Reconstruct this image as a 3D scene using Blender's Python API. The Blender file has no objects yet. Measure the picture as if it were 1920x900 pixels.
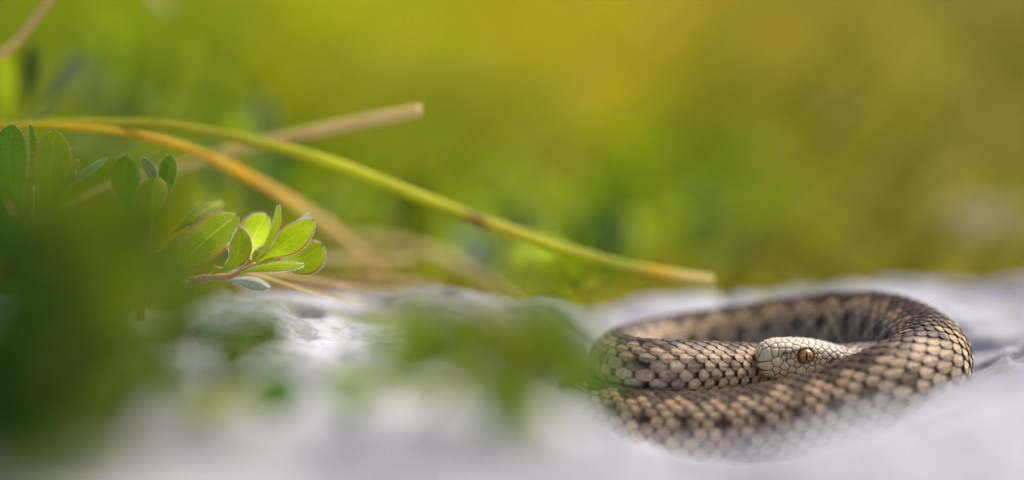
import bpy, math, random
import numpy as np
from mathutils import Vector, Matrix

S = 0.01                      # everything below is laid out in centimetres
CAMZ = 11.5                   # lens height above the meadow soil
PITCH = math.radians(8.0)
sp, cp = math.sin(PITCH), math.cos(PITCH)
F = 5000.0

sc = bpy.context.scene
COL = sc.collection

# ------------------------------------------------------------------ camera
cam = bpy.data.cameras.new('camera')
cam.lens = 93.75
cam.sensor_width = 36.0
cam.clip_start = 0.005
cam.clip_end = 2000.0
cam.dof.use_dof = True
cam.dof.focus_distance = 0.50
cam.dof.aperture_fstop = 3.0
co = bpy.data.objects.new('camera', cam)
co.location = (0, 0, CAMZ * S)
co.rotation_euler = (math.pi / 2 - PITCH, 0, 0)
COL.objects.link(co)
sc.camera = co

# ------------------------------------------------------------------ light
SUN_EL, SUN_AZ = math.radians(54), math.radians(58)
world = bpy.data.worlds.new('World')
sc.world = world
world.use_nodes = True
wn = world.node_tree
sky = wn.nodes.new('ShaderNodeTexSky')
sky.sky_type = 'NISHITA'
sky.sun_disc = False
sky.sun_elevation = SUN_EL
sky.sun_rotation = SUN_AZ
sky.air_density = 0.8
sky.dust_density = 4.0
sky.ozone_density = 0.6
wn.links.new(sky.outputs[0], wn.nodes['Background'].inputs[0])
wn.nodes['Background'].inputs[1].default_value = 0.09
sun = bpy.data.lights.new('sun', 'SUN')
sun.energy = 1.5
sun.angle = math.radians(25)
sun.color = (1.0, 0.92, 0.78)
so = bpy.data.objects.new('sun', sun)
so.location = (0.8, 0.5, 1.5)
dv = Vector((math.sin(SUN_AZ) * math.cos(SUN_EL), math.cos(SUN_AZ) * math.cos(SUN_EL), math.sin(SUN_EL)))
so.rotation_euler = dv.to_track_quat('Z', 'Y').to_euler()
COL.objects.link(so)
sc.view_settings.view_transform = 'Standard'
sc.view_settings.look = 'None'
sc.view_settings.exposure = 1.25
sc.view_settings.gamma = 1.0
sc.cycles.use_denoising = True

# ------------------------------------------------------------------ helpers
rng = np.random.default_rng(7)
random.seed(7)

def U(px, py, d):
    """photo pixel + distance along the view axis -> place in the scene (cm)"""
    a = (px - 960) / F
    b = -(py - 450) / F
    return np.array([d * a, d * (cp + b * sp), CAMZ + d * (-sp + b * cp)])

FWD = np.array([0, cp, -sp])

def unit(v):
    v = np.asarray(v, float)
    return v / (np.linalg.norm(v, axis=-1, keepdims=True) + 1e-12)

def hash2(ix, iy, seed):
    h = (ix.astype(np.int64) * 374761393 + iy.astype(np.int64) * 668265263 + seed * 1442695041) & 0xffffffff
    h = ((h ^ (h >> 13)) * 1274126177) & 0xffffffff
    h = h ^ (h >> 16)
    return (h & 0xffff) / 65535.0

def vnoise(x, y, seed=0):
    ix, iy = np.floor(x), np.floor(y)
    fx, fy = x - ix, y - iy
    fx = fx * fx * fx * (fx * (fx * 6 - 15) + 10)
    fy = fy * fy * fy * (fy * (fy * 6 - 15) + 10)
    a = hash2(ix, iy, seed); b = hash2(ix + 1, iy, seed)
    c = hash2(ix, iy + 1, seed); d = hash2(ix + 1, iy + 1, seed)
    return (a * (1 - fx) + b * fx) * (1 - fy) + (c * (1 - fx) + d * fx) * fy - 0.5

def fbm(x, y, octv=4, seed=0):
    s, a = 0, 1.0
    for k in range(octv):
        s = s + a * vnoise(x * 2 ** k + 17.3 * k, y * 2 ** k - 9.1 * k, seed + k)
        a *= 0.5
    return s

def smooth(a, b, x):
    t = np.clip((x - a) / (b - a), 0, 1)
    return t * t * (3 - 2 * t)

def mesh_data(name, v, faces, mats, cols=None, uv=None, mat_idx=None, smooth_on=True):
    """v in cm; faces: list of (n,k) int arrays"""
    me = bpy.data.meshes.new(name)
    v = np.asarray(v, np.float64) * S
    faces = [np.asarray(f, np.int32) for f in (faces if isinstance(faces, list) else [faces])]
    nloop = sum(f.size for f in faces); nface = sum(len(f) for f in faces)
    me.vertices.add(len(v)); me.vertices.foreach_set('co', v.astype(np.float32).ravel())
    me.loops.add(nloop); me.polygons.add(nface)
    li = np.concatenate([f.ravel() for f in faces])
    tot = np.concatenate([np.full(len(f), f.shape[1], np.int32) for f in faces])
    st = np.concatenate([[0], np.cumsum(tot)[:-1]]).astype(np.int32)
    me.loops.foreach_set('vertex_index', li)
    me.polygons.foreach_set('loop_start', st)
    me.polygons.foreach_set('loop_total', tot)
    if mat_idx is not None:
        me.polygons.foreach_set('material_index', np.asarray(mat_idx, np.int32))
    me.update(calc_edges=True)
    me.validate()
    if smooth_on:
        me.polygons.foreach_set('use_smooth', np.ones(len(me.polygons), bool))
    if cols is not None:
        ca = me.color_attributes.new('col', 'FLOAT_COLOR', 'POINT')
        c4 = np.ones((len(v), 4), np.float32); c4[:, :3] = cols
        ca.data.foreach_set('color', c4.ravel())
    if uv is not None:
        ul = me.uv_layers.new(name='leaf')
        ul.data.foreach_set('uv', np.asarray(uv, np.float32)[li].ravel())
    for m in (mats if isinstance(mats, (list, tuple)) else [mats]):
        me.materials.append(m)
    return me

def link(name, me, parent=None):
    o = bpy.data.objects.new(name, me)
    COL.objects.link(o)
    if parent is not None:
        o.parent = parent
    return o

def tag(o, label=None, cat=None, group=None, kind=None):
    if label: o['label'] = label
    if cat: o['category'] = cat
    if group: o['group'] = group
    if kind: o['kind'] = kind
    return o

def empty(name, loc_cm, label, cat, group=None):
    e = bpy.data.objects.new(name, None)
    e.empty_display_size = 0.01
    e.location = Vector(np.asarray(loc_cm) * S)
    COL.objects.link(e)
    return tag(e, label, cat, group)

def catmull(P, n):
    P = np.asarray(P, float)
    Q = np.vstack([2 * P[0] - P[1], P, 2 * P[-1] - P[-2]])
    out = []
    for i in range(len(P) - 1):
        p0, p1, p2, p3 = Q[i], Q[i + 1], Q[i + 2], Q[i + 3]
        t = np.linspace(0, 1, n, endpoint=False)[:, None]
        out.append(0.5 * (2 * p1 + (p2 - p0) * t + (2 * p0 - 5 * p1 + 4 * p2 - p3) * t ** 2 + (3 * p1 - p0 - 3 * p2 + p3) * t ** 3))
    out.append(P[-1:])
    return np.vstack(out)

def resample(P, step):
    d = np.linalg.norm(np.diff(P[:, :3], axis=0), axis=1)
    s = np.concatenate([[0], np.cumsum(d)])
    n = max(3, int(s[-1] / step) + 1)
    q = np.linspace(0, s[-1], n)
    return np.stack([np.interp(q, s, P[:, k]) for k in range(P.shape[1])], 1), q

def grid_faces(nu, nv, close_v=False):
    i = np.arange(nu - 1)[:, None]
    j = np.arange(nv if close_v else nv - 1)[None, :]
    j2 = (j + 1) % nv
    return np.stack([i * nv + j + 0 * j2, i * nv + j2, (i + 1) * nv + j2, (i + 1) * nv + j + 0 * j2], -1).reshape(-1, 4)

# ------------------------------------------------------------------ materials
def new_mat(name):
    m = bpy.data.materials.new(name)
    m.use_nodes = True
    nt = m.node_tree
    nt.nodes.clear()
    out = nt.nodes.new('ShaderNodeOutputMaterial')
    return m, nt, out

def N(nt, kind, **kw):
    n = nt.nodes.new(kind)
    for k, v in kw.items():
        if k.startswith('i_'):
            n.inputs[k[2:].replace('_', ' ')].default_value = v
        else:
            setattr(n, k, v)
    return n

def ramp(nt, src, stops):
    r = nt.nodes.new('ShaderNodeValToRGB')
    el = r.color_ramp.elements
    while len(el) < len(stops): el.new(0.5)
    for e, (p, c) in zip(el, stops):
        e.position = p
        e.color = (*c, 1) if len(c) == 3 else c
    nt.links.new(src, r.inputs[0])
    return r

def mixc(nt, fac, a, b, mode='MIX'):
    m = nt.nodes.new('ShaderNodeMix'); m.data_type = 'RGBA'; m.blend_type = mode
    for sock, val in ((m.inputs[0], fac), (m.inputs[6], a), (m.inputs[7], b)):
        if hasattr(val, 'node'): nt.links.new(val, sock)
        elif isinstance(val, (int, float)): sock.default_value = val
        else: sock.default_value = (*val, 1)
    return m.outputs[2]

def mat_leaf(name, base, young, margin=(0.45, 0.10, 0.06), transl=0.45, spots=False, rough=0.5):
    m, nt, out = new_mat(name)
    uv = N(nt, 'ShaderNodeUVMap', uv_map='leaf')
    sep = N(nt, 'ShaderNodeSeparateXYZ'); nt.links.new(uv.outputs[0], sep.inputs[0])
    tc = N(nt, 'ShaderNodeTexCoord')
    no = N(nt, 'ShaderNodeTexNoise', i_Scale=220.0, i_Detail=5.0); nt.links.new(tc.outputs['Object'], no.inputs['Vector'])
    c = ramp(nt, no.outputs[0], [(0.3, base), (0.7, young)]).outputs[0]
    # net of veins
    vo = N(nt, 'ShaderNodeTexVoronoi', feature='DISTANCE_TO_EDGE', i_Scale=900.0); nt.links.new(tc.outputs['Object'], vo.inputs['Vector'])
    vr = ramp(nt, vo.outputs[0], [(0.0, (1, 1, 1)), (0.12, (0, 0, 0))])
    vm = N(nt, 'ShaderNodeMath', operation='MULTIPLY'); vm.inputs[1].default_value = 0.22
    nt.links.new(vr.outputs[0], vm.inputs[0])
    c = mixc(nt, vm.outputs[0], c, tuple(min(1, x * 1.6 + 0.03) for x in young))
    # midrib
    ab = N(nt, 'ShaderNodeMath', operation='ABSOLUTE'); nt.links.new(sep.outputs[1], ab.inputs[0])
    rb = ramp(nt, ab.outputs[0], [(0.0, (0.6,) * 3), (0.06, (0, 0, 0))])
    c = mixc(nt, rb.outputs[0], c, tuple(min(1, x * 1.7 + 0.04) for x in young))
    # red margin
    mr = ramp(nt, ab.outputs[0], [(0.88, (0, 0, 0)), (0.95, (1, 1, 1))])
    c = mixc(nt, mr.outputs[0], c, margin)
    if spots:
        v2 = N(nt, 'ShaderNodeTexVoronoi', i_Scale=180.0); nt.links.new(tc.outputs['Object'], v2.inputs['Vector'])
        sr = ramp(nt, v2.outputs['Distance'], [(0.13, (1, 1, 1)), (0.22, (0, 0, 0))])
        n3 = N(nt, 'ShaderNodeTexNoise', i_Scale=130.0); nt.links.new(tc.outputs['Object'], n3.inputs['Vector'])
        n3r = ramp(nt, n3.outputs[0], [(0.50, (0, 0, 0)), (0.54, (1, 1, 1))])
        mm = N(nt, 'ShaderNodeMath', operation='MULTIPLY'); nt.links.new(sr.outputs[0], mm.inputs[0]); nt.links.new(n3r.outputs[0], mm.inputs[1])
        c = mixc(nt, mm.outputs[0], c, (0.09, 0.03, 0.015))
    oi = N(nt, 'ShaderNodeObjectInfo')
    hs = N(nt, 'ShaderNodeHueSaturation')
    mp = N(nt, 'ShaderNodeMapRange'); mp.inputs[3].default_value = 0.75; mp.inputs[4].default_value = 1.25
    nt.links.new(oi.outputs['Random'], mp.inputs[0]); nt.links.new(mp.outputs[0], hs.inputs['Value'])
    nt.links.new(c, hs.inputs['Color']); c = hs.outputs[0]
    b = N(nt, 'ShaderNodeBsdfPrincipled', i_Roughness=rough)
    b.inputs['Specular IOR Level'].default_value = 0.25
    nt.links.new(c, b.inputs['Base Color'])
    bp = N(nt, 'ShaderNodeBump', i_Strength=0.25, i_Distance=0.0003)
    nt.links.new(vo.outputs[0], bp.inputs['Height']); nt.links.new(bp.outputs[0], b.inputs['Normal'])
    tr = N(nt, 'ShaderNodeBsdfTranslucent')
    tcx = mixc(nt, 1.0, c, (1.15, 1.15, 0.5), 'MULTIPLY')
    br = N(nt, 'ShaderNodeGamma', i_Gamma=0.6); nt.links.new(tcx, br.inputs[0])
    nt.links.new(br.outputs[0], tr.inputs[0])
    mx = N(nt, 'ShaderNodeMixShader', i_Fac=transl)
    nt.links.new(b.outputs[0], mx.inputs[1]); nt.links.new(tr.outputs[0], mx.inputs[2])
    nt.links.new(mx.outputs[0], out.inputs[0])
    return m

def mat_simple(name, c1, c2, scale=300.0, rough=0.6, transl=0.0, bump=0.0, stretch=None):
    m, nt, out = new_mat(name)
    tc = N(nt, 'ShaderNodeTexCoord')
    no = N(nt, 'ShaderNodeTexNoise', i_Scale=scale, i_Detail=5.0)
    nt.links.new(tc.outputs['Object'], no.inputs['Vector'])
    c = ramp(nt, no.outputs[0], [(0.32, c1), (0.68, c2)]).outputs[0]
    b = N(nt, 'ShaderNodeBsdfPrincipled', i_Roughness=rough)
    nt.links.new(c, b.inputs['Base Color'])
    if bump:
        bp = N(nt, 'ShaderNodeBump', i_Strength=bump, i_Distance=0.0005)
        nt.links.new(no.outputs[0], bp.inputs['Height']); nt.links.new(bp.outputs[0], b.inputs['Normal'])
    last = b.outputs[0]
    if transl:
        tr = N(nt, 'ShaderNodeBsdfTranslucent'); nt.links.new(c, tr.inputs[0])
        mx = N(nt, 'ShaderNodeMixShader', i_Fac=transl)
        nt.links.new(last, mx.inputs[1]); nt.links.new(tr.outputs[0], mx.inputs[2]); last = mx.outputs[0]
    nt.links.new(last, out.inputs[0])
    return m

def mat_col(name, rough=0.5, transl=0.0, speck=0.0, speck_scale=2500.0, spec=0.5, bump=0.0):
    m, nt, out = new_mat(name)
    at = N(nt, 'ShaderNodeAttribute', attribute_name='col')
    c = at.outputs[0]
    b = N(nt, 'ShaderNodeBsdfPrincipled', i_Roughness=rough)
    b.inputs['Specular IOR Level'].default_value = spec
    if speck:
        tc = N(nt, 'ShaderNodeTexCoord')
        no = N(nt, 'ShaderNodeTexNoise', i_Scale=speck_scale, i_Detail=4.0, i_Roughness=0.65)
        nt.links.new(tc.outputs['Object'], no.inputs['Vector'])
        r = ramp(nt, no.outputs[0], [(0.35, (1 - speck,) * 3), (0.62, (1.08,) * 3)])
        c = mixc(nt, 1.0, c, r.outputs[0], 'MULTIPLY')
        if bump:
            bp = N(nt, 'ShaderNodeBump', i_Strength=bump, i_Distance=0.0002)
            nt.links.new(no.outputs[0], bp.inputs['Height']); nt.links.new(bp.outputs[0], b.inputs['Normal'])
    nt.links.new(c, b.inputs['Base Color'])
    last = b.outputs[0]
    if transl:
        tr = N(nt, 'ShaderNodeBsdfTranslucent'); nt.links.new(c, tr.inputs[0])
        mx = N(nt, 'ShaderNodeMixShader', i_Fac=transl)
        nt.links.new(last, mx.inputs[1]); nt.links.new(tr.outputs[0], mx.inputs[2]); last = mx.outputs[0]
    nt.links.new(last, out.inputs[0])
    return m

def mat_stone(name):
    m, nt, out = new_mat(name)
    tc = N(nt, 'ShaderNodeTexCoord')
    n1 = N(nt, 'ShaderNodeTexNoise', i_Scale=28.0, i_Detail=6.0, i_Roughness=0.6); nt.links.new(tc.outputs['Object'], n1.inputs['Vector'])
    c = ramp(nt, n1.outputs[0], [(0.32, (0.21, 0.20, 0.22)), (0.47, (0.42, 0.41, 0.445)), (0.68, (0.57, 0.57, 0.60))]).outputs[0]
    n0 = N(nt, 'ShaderNodeTexNoise', i_Scale=13.0, i_Detail=3.0); nt.links.new(tc.outputs['Object'], n0.inputs['Vector'])
    c = mixc(nt, 1.0, c, ramp(nt, n0.outputs[0], [(0.36, (0.58, 0.55, 0.60)), (0.56, (1.06, 1.06, 1.06))]).outputs[0], 'MULTIPLY')
    n2 = N(nt, 'ShaderNodeTexNoise', i_Scale=60.0, i_Detail=8.0, i_Roughness=0.7); nt.links.new(tc.outputs['Object'], n2.inputs['Vector'])
    lr = ramp(nt, n2.outputs[0], [(0.60, (0, 0, 0)), (0.66, (0.7,) * 3)])
    c = mixc(nt, lr.outputs[0], c, (0.36, 0.38, 0.26))                 # pale lichen film
    n5 = N(nt, 'ShaderNodeTexNoise', i_Scale=24.0, i_Detail=7.0, i_Roughness=0.65); nt.links.new(tc.outputs['Object'], n5.inputs['Vector'])
    mr0 = ramp(nt, n5.outputs[0], [(0.54, (0, 0, 0)), (0.66, (0.8,) * 3)])
    sx = N(nt, 'ShaderNodeSeparateXYZ'); nt.links.new(tc.outputs['Object'], sx.inputs[0])
    ma = N(nt, 'ShaderNodeMapRange'); ma.inputs[1].default_value = .02; ma.inputs[2].default_value = -.02
    nt.links.new(sx.outputs[0], ma.inputs[0])
    mr = N(nt, 'ShaderNodeMath', operation='MULTIPLY'); nt.links.new(mr0.outputs[0], mr.inputs[0]); nt.links.new(ma.outputs[0], mr.inputs[1])
    c = mixc(nt, mr.outputs[0], c, (0.20, 0.24, 0.07))                 # thin moss
    n4 = N(nt, 'ShaderNodeTexNoise', i_Scale=420.0, i_Detail=6.0, i_Roughness=0.75); nt.links.new(tc.outputs['Object'], n4.inputs['Vector'])
    dr = ramp(nt, n4.outputs[0], [(0.30, (0.35,) * 3), (0.46, (1, 1, 1))])
    c = mixc(nt, 1.0, c, dr.outputs[0], 'MULTIPLY')
    b = N(nt, 'ShaderNodeBsdfPrincipled', i_Roughness=0.85)
    nt.links.new(c, b.inputs['Base Color'])
    ad = N(nt, 'ShaderNodeMath', operation='ADD'); nt.links.new(n4.outputs[0], ad.inputs[0]); nt.links.new(n2.outputs[0], ad.inputs[1])
    bp = N(nt, 'ShaderNodeBump', i_Strength=0.7, i_Distance=0.0012)
    nt.links.new(ad.outputs[0], bp.inputs['Height']); nt.links.new(bp.outputs[0], b.inputs['Normal'])
    nt.links.new(b.outputs[0], out.inputs[0])
    return m

M = {}
M['stone'] = mat_stone('pale_limestone')
M['soil'] = mat_simple('meadow_soil', (0.06, 0.055, 0.012), (0.15, 0.13, 0.03), 9.0, 0.95)
M['grass'] = mat_col('meadow_grass_blades', 0.7, 0.55, spec=0.05)
M['leaf'] = mat_leaf('fresh_leathery_leaf', (0.42, 0.56, 0.008), (0.60, 0.74, 0.03), transl=0.62)
M['leaf_spot'] = mat_leaf('spotted_leathery_leaf', (0.25, 0.34, 0.010), (0.38, 0.46, 0.022), transl=0.55, spots=True)
M['leaf_dull'] = mat_leaf('dull_green_leaf', (0.075, 0.20, 0.006), (0.14, 0.31, 0.012), margin=(0.22, 0.20, 0.06), transl=0.35)
M['leaf_blue'] = mat_leaf('pale_bluish_leaf', (0.13, 0.20, 0.11), (0.22, 0.31, 0.19), margin=(0.35, 0.40, 0.28), transl=0.35)
M['leaf_dark'] = mat_leaf('deep_green_leaf', (0.025, 0.075, 0.012), (0.05, 0.12, 0.02), margin=(0.06, 0.10, 0.02), transl=0.3)
M['leaf_pale'] = mat_leaf('woolly_pale_leaf_underside', (0.55, 0.57, 0.48), (0.70, 0.72, 0.64), margin=(0.55, 0.40, 0.25), transl=0.3)
M['fuzz'] = mat_simple('white_leaf_hairs', (0.82, 0.79, 0.76), (0.90, 0.87, 0.85), 100, 0.7, 0.4)
M['stem'] = mat_simple('reddish_woody_stem', (0.34, 0.12, 0.055), (0.55, 0.30, 0.16), 400, 0.6, 0.0, 0.5)
M['bud'] = mat_simple('orange_bud', (0.42, 0.20, 0.04), (0.55, 0.42, 0.08), 700, 0.5)
M['blade_green'] = mat_simple('green_grass_blade', (0.40, 0.43, 0.008), (0.64, 0.58, 0.02), 60, 0.5, 0.45)
M['blade_orange'] = mat_simple('yellowing_grass_blade', (0.60, 0.38, 0.006), (0.80, 0.46, 0.02), 60, 0.5, 0.4)
def mat_run(name, stops, length):
    m, nt, out = new_mat(name)
    tc = N(nt, 'ShaderNodeTexCoord')
    sep = N(nt, 'ShaderNodeSeparateXYZ'); nt.links.new(tc.outputs['Object'], sep.inputs[0])
    no = N(nt, 'ShaderNodeTexNoise', i_Scale=90.0, i_Detail=4.0); nt.links.new(tc.outputs['Object'], no.inputs['Vector'])
    mm = N(nt, 'ShaderNodeMath', operation='MULTIPLY_ADD'); mm.inputs[1].default_value = 1 / length
    nt.links.new(sep.outputs[0], mm.inputs[0])
    sc2 = N(nt, 'ShaderNodeMath', operation='MULTIPLY_ADD'); sc2.inputs[1].default_value = .03; sc2.inputs[2].default_value = -.015
    nt.links.new(no.outputs[0], sc2.inputs[0]); nt.links.new(sc2.outputs[0], mm.inputs[2])
    c = ramp(nt, mm.outputs[0], stops).outputs[0]
    vr = ramp(nt, no.outputs[0], [(.3, (.8,) * 3), (.7, (1.1,) * 3)])
    c = mixc(nt, 1.0, c, vr.outputs[0], 'MULTIPLY')
    b = N(nt, 'ShaderNodeBsdfPrincipled', i_Roughness=.5); nt.links.new(c, b.inputs['Base Color']); b.inputs['Specular IOR Level'].default_value = .2
    tr = N(nt, 'ShaderNodeBsdfTranslucent'); nt.links.new(c, tr.inputs[0])
    mx = N(nt, 'ShaderNodeMixShader', i_Fac=.42)
    nt.links.new(b.outputs[0], mx.inputs[1]); nt.links.new(tr.outputs[0], mx.inputs[2]); nt.links.new(mx.outputs[0], out.inputs[0])
    return m
GRN = (0.60, 0.62, 0.008)
M['blade_green'] = mat_run('green_blade_turning_yellow', [(0, (.50, .42, .02)), (.42, (.50, .46, .02)), (.55, GRN), (.69, GRN), (.712, (.34, .20, .03)), (.735, (.56, .48, .015)), (.80, GRN), (.89, (.44, .46, .02)), (.94, (.72, .46, .04)), (.965, (.72, .60, .20)), (1, (.74, .64, .24))], .171)
M['blade_orange'] = mat_run('yellow_blade_turning_tan', [(0, (.62, .44, .008)), (.45, (.70, .46, .008)), (.66, (.78, .46, .02)), (.78, (.66, .48, .16)), (1, (.60, .46, .2))], .107)
M['blade_tan'] = mat_simple('dry_grass_blade', (0.62, 0.48, 0.17), (0.78, 0.62, 0.26), 60, 0.6, 0.4)
M['blade_pale'] = mat_simple('pale_straw_blade', (0.78, 0.60, 0.22), (0.90, 0.74, 0.34), 60, 0.6, 0.45)
M['blade_brown'] = mat_simple('brown_dry_straw', (0.27, 0.15, 0.05), (0.45, 0.28, 0.11), 90, 0.6, 0.25)
M['snake'] = mat_col('keeled_snake_scales', 0.48, 0, 0.42, 1300.0, 0.3, 0.5)
M['head'] = mat_col('snake_head_scales', 0.38, 0, 0.14, 1300.0, 0.5, 0.15)
M['pupil'] = mat_simple('black_pupil', (0.004, 0.004, 0.004), (0.006, 0.006, 0.006), 50, 0.1)

def mat_eye():
    m, nt, out = new_mat('amber_snake_iris')
    tc = N(nt, 'ShaderNodeTexCoord')
    no = N(nt, 'ShaderNodeTexNoise', i_Scale=1700.0, i_Detail=5.0, i_Roughness=0.7)
    nt.links.new(tc.outputs['Object'], no.inputs['Vector'])
    c = ramp(nt, no.outputs[0], [(0.3, (0.08, 0.02, 0.005)), (0.5, (0.42, 0.13, 0.018)), (0.72, (0.80, 0.38, 0.07))]).outputs[0]
    b = N(nt, 'ShaderNodeBsdfPrincipled', i_Roughness=0.3)
    b.inputs['Coat Weight'].default_value = 1.0
    b.inputs['Coat Roughness'].default_value = 0.03
    nt.links.new(c, b.inputs['Base Color'])
    nt.links.new(b.outputs[0], out.inputs[0])
    return m
M['iris'] = mat_eye()
M['iris_rim'] = mat_simple('golden_iris_rim', (0.60, 0.28, 0.06), (0.75, 0.45, 0.15), 800, 0.3)

# ------------------------------------------------------------------ snake path
snake_px = [  # px, py, depth, radius
    (1566, 681, 50.80, .33), (1615, 679, 51.05, .35), (1652, 680, 51.45, .36), (1648, 684, 52.0, .37), (1590, 687, 52.25, .39),
    (1510, 690, 51.8, .42), (1440, 692, 51.1, .45), (1350, 696, 50.35, .52), (1260, 698, 50.0, .57), (1195, 695, 50.2, .58),
    (1163, 684, 51.0, .58), (1164, 674, 52.1, .60), (1205, 664, 53.1, .63), (1280, 652, 53.7, .66), (1370, 642, 53.9, .68),
    (1460, 632, 53.8, .71), (1560, 623, 53.4, .74), (1645, 626, 52.8, .78), (1707, 646, 51.9, .81), (1740, 674, 50.9, .83),
    (1725, 703, 49.9, .84), (1668, 730, 49.4, .83), (1605, 757, 49.25, .81), (1540, 781, 49.2, .80), (1450, 800, 49.15, .77), (1350, 812, 49.2, .74),
    (1260, 809, 49.3, .69), (1172, 786, 49.65, .58), (1112, 760, 50.2, .47), (1086, 738, 51.0, .40), (1090, 722, 52.1, .33),
    (1122, 718, 53.0, .24), (1165, 720, 53.6, .14), (1215, 722, 54.0, .05)]
raw = np.array([[*U(a, b, d), r] for a, b, d, r in snake_px])
path, arc = resample(catmull(raw, 24), 0.04)
PC, PR = path[:, :3], path[:, 3]
T = unit(np.gradient(PC, axis=0))
UPW = np.array([0, 0, 1.0])
UPV = unit(UPW - T * (T @ UPW)[:, None])
SIDE = np.cross(T, UPV)

# ------------------------------------------------------------------ ground and rock
gx = np.concatenate([-np.geomspace(40000, 60, 14), np.linspace(-50, 50, 21), np.geomspace(60, 40000, 14)])
gy = np.concatenate([[-40000, -4000, -400, -60], np.linspace(-20, 300, 33), np.geomspace(340, 60000, 14)])
GX, GY = np.meshgrid(gx, gy, indexing='ij')
GZ = fbm(GX / 35, GY / 35, 3, 5) * 1.2 * (np.abs(GX) < 2000) - 0.3
go = link('ground', mesh_data('ground', np.stack([GX, GY, GZ], -1).reshape(-1, 3), grid_faces(len(gx), len(gy)), M['soil']))
tag(go, 'brown green meadow soil under the grass', 'ground', kind='structure')

ctl = [(0, 900, 33), (300, 900, 33), (600, 900, 33), (960, 900, 33), (1300, 985, 32), (1600, 945, 32), (1920, 930, 32),
       (960, 800, 38), (600, 800, 38), (200, 800, 38), (600, 720, 43), (880, 720, 43), (300, 720, 42),
       (600, 640, 49), (780, 625, 50), (900, 650, 49), (450, 600, 51), (200, 640, 50),
       (700, 575, 54), (900, 570, 54), (500, 570, 54), (250, 590, 54), (0, 600, 54),
       (300, 560, 56.5), (600, 556, 56.5), (800, 556, 56.5), (950, 563, 56), (1100, 560, 57), (1250, 548, 58), (1450, 534, 59), (1650, 532, 59), (1750, 535, 58.5), (1900, 520, 60),
       (1900, 585, 56), (1880, 640, 53.2), (1900, 660, 51), (1920, 690, 47),
       (1250, 897, 38.5), (1350, 880, 38.5), (1450, 858, 38.5), (1550, 827, 38.5), (1650, 795, 38.5), (1750, 758, 38.5), (1850, 724, 38.5), (1920, 700, 39),
       (1250, 915, 42.2), (1350, 900, 42.2), (1450, 880, 42.2), (1550, 850, 42.2), (1650, 812, 42.2), (1750, 775, 42.2), (1850, 730, 42.2),
       (1100, 758, 42.5), (1150, 805, 42.5), (1200, 850, 42.5), (1000, 755, 43)]
C3 = [U(*c) for c in ctl]
for i in range(int(len(PC) * .33), int(len(PC) * .95), 22):
    C3.append(PC[i] - [0, 0, PR[i] * .92])
for x in (-14, -7, 0, 7, 13):
    C3.append(np.array([x, 20, CAMZ - 7.2])); C3.append(np.array([x, 10, CAMZ - 7.6]))
for y in (30, 40, 50, 58):
    C3.append(np.array([-15, y, CAMZ - 8.2])); C3.append(np.array([13, y, CAMZ - 8.6]))
C3 = np.array(C3)
def phi(d2): return 0.5 * d2 * np.log(d2 + 1e-9)
n = len(C3)
K = phi(((C3[:, None, :2] - C3[None, :, :2]) ** 2).sum(-1)) + np.eye(n) * .3
A = np.zeros((n + 3, n + 3)); A[:n, :n] = K
A[:n, n] = 1; A[:n, n + 1:] = C3[:, :2]; A[n, :n] = 1; A[n + 1:, :n] = C3[:, :2].T
wts = np.linalg.solve(A, np.concatenate([C3[:, 2], [0, 0, 0]]))
def rbf(x, y):
    z = wts[n] + wts[n + 1] * x + wts[n + 2] * y
    for k in range(n):
        z = z + wts[k] * phi((x - C3[k, 0]) ** 2 + (y - C3[k, 1]) ** 2)
    return z

rx = np.linspace(-18, 17, 420)
ry = np.concatenate([np.linspace(4, 40, 160, endpoint=False), np.linspace(40, 64, 320)])
RX, RY = np.meshgrid(rx, ry, indexing='ij')
def rock_z(X, Y):
    z = rbf(X, Y)
    z = z + fbm(X / 2.6, Y / 2.6, 3, 11) * .34 + fbm(X / .7, Y / .7, 3, 23) * .10
    rid = np.abs(fbm(X / 3.5 + 3, Y / 3.5, 4, 41))
    z = z - .28 * np.exp(-(rid / .035) ** 2)                           # cracks
    ysp = 53.0 + .5 * np.sin(X * .6) + fbm(X / 1.5, Y / 9, 2, 3) * .8  # cleft behind the coil
    z = z - .9 * np.exp(-((Y - ysp) / .35) ** 2) * smooth(8.0, 9.0, X)
    return z
RZ = rock_z(RX, RY)
# the snake's weight has settled: nothing of the rock pokes into its body
i0 = int(len(PC) * .16)
for i in range(0, len(PC), 4):
    d2 = (RX - PC[i, 0]) ** 2 + (RY - PC[i, 1]) ** 2
    r = PR[i]
    msk = d2 < (r * 1.0) ** 2
    lim = PC[i, 2] - np.sqrt(np.clip(r * r - d2[msk], 0, None)) * .93
    RZ[msk] = np.minimum(RZ[msk], lim)
edge_n = fbm(RX / 5, RY / 5, 4, 77)
dist = np.minimum.reduce([RX + 16.5, 15.5 - RX, RY - 6, np.interp(RX, [-16, -4, 0, 2.5, 5, 7.5, 11], [56.6, 56.6, 56.3, 57.6, 59.0, 59.6, 60.8]) - RY]) + edge_n * 1.0
fall = smooth(-.2, 1.3, dist) ** .6
RZ = -1.0 * (1 - fall) + RZ * fall
ro = link('limestone_slab', mesh_data('limestone_slab', np.stack([RX, RY, RZ], -1).reshape(-1, 3), grid_faces(*RX.shape), M['stone']))
tag(ro, 'pale lavender white limestone slab with hollows and cracks under the snake', 'rock')
def surf(x, y):
    i = np.clip(np.searchsorted(rx, x), 0, len(rx) - 1); j = np.clip(np.searchsorted(ry, y), 0, len(ry) - 1)
    return max(RZ[i, j], 0.0) if (rx[0] < x < rx[-1] and ry[0] < y < ry[-1]) else 0.0

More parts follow.
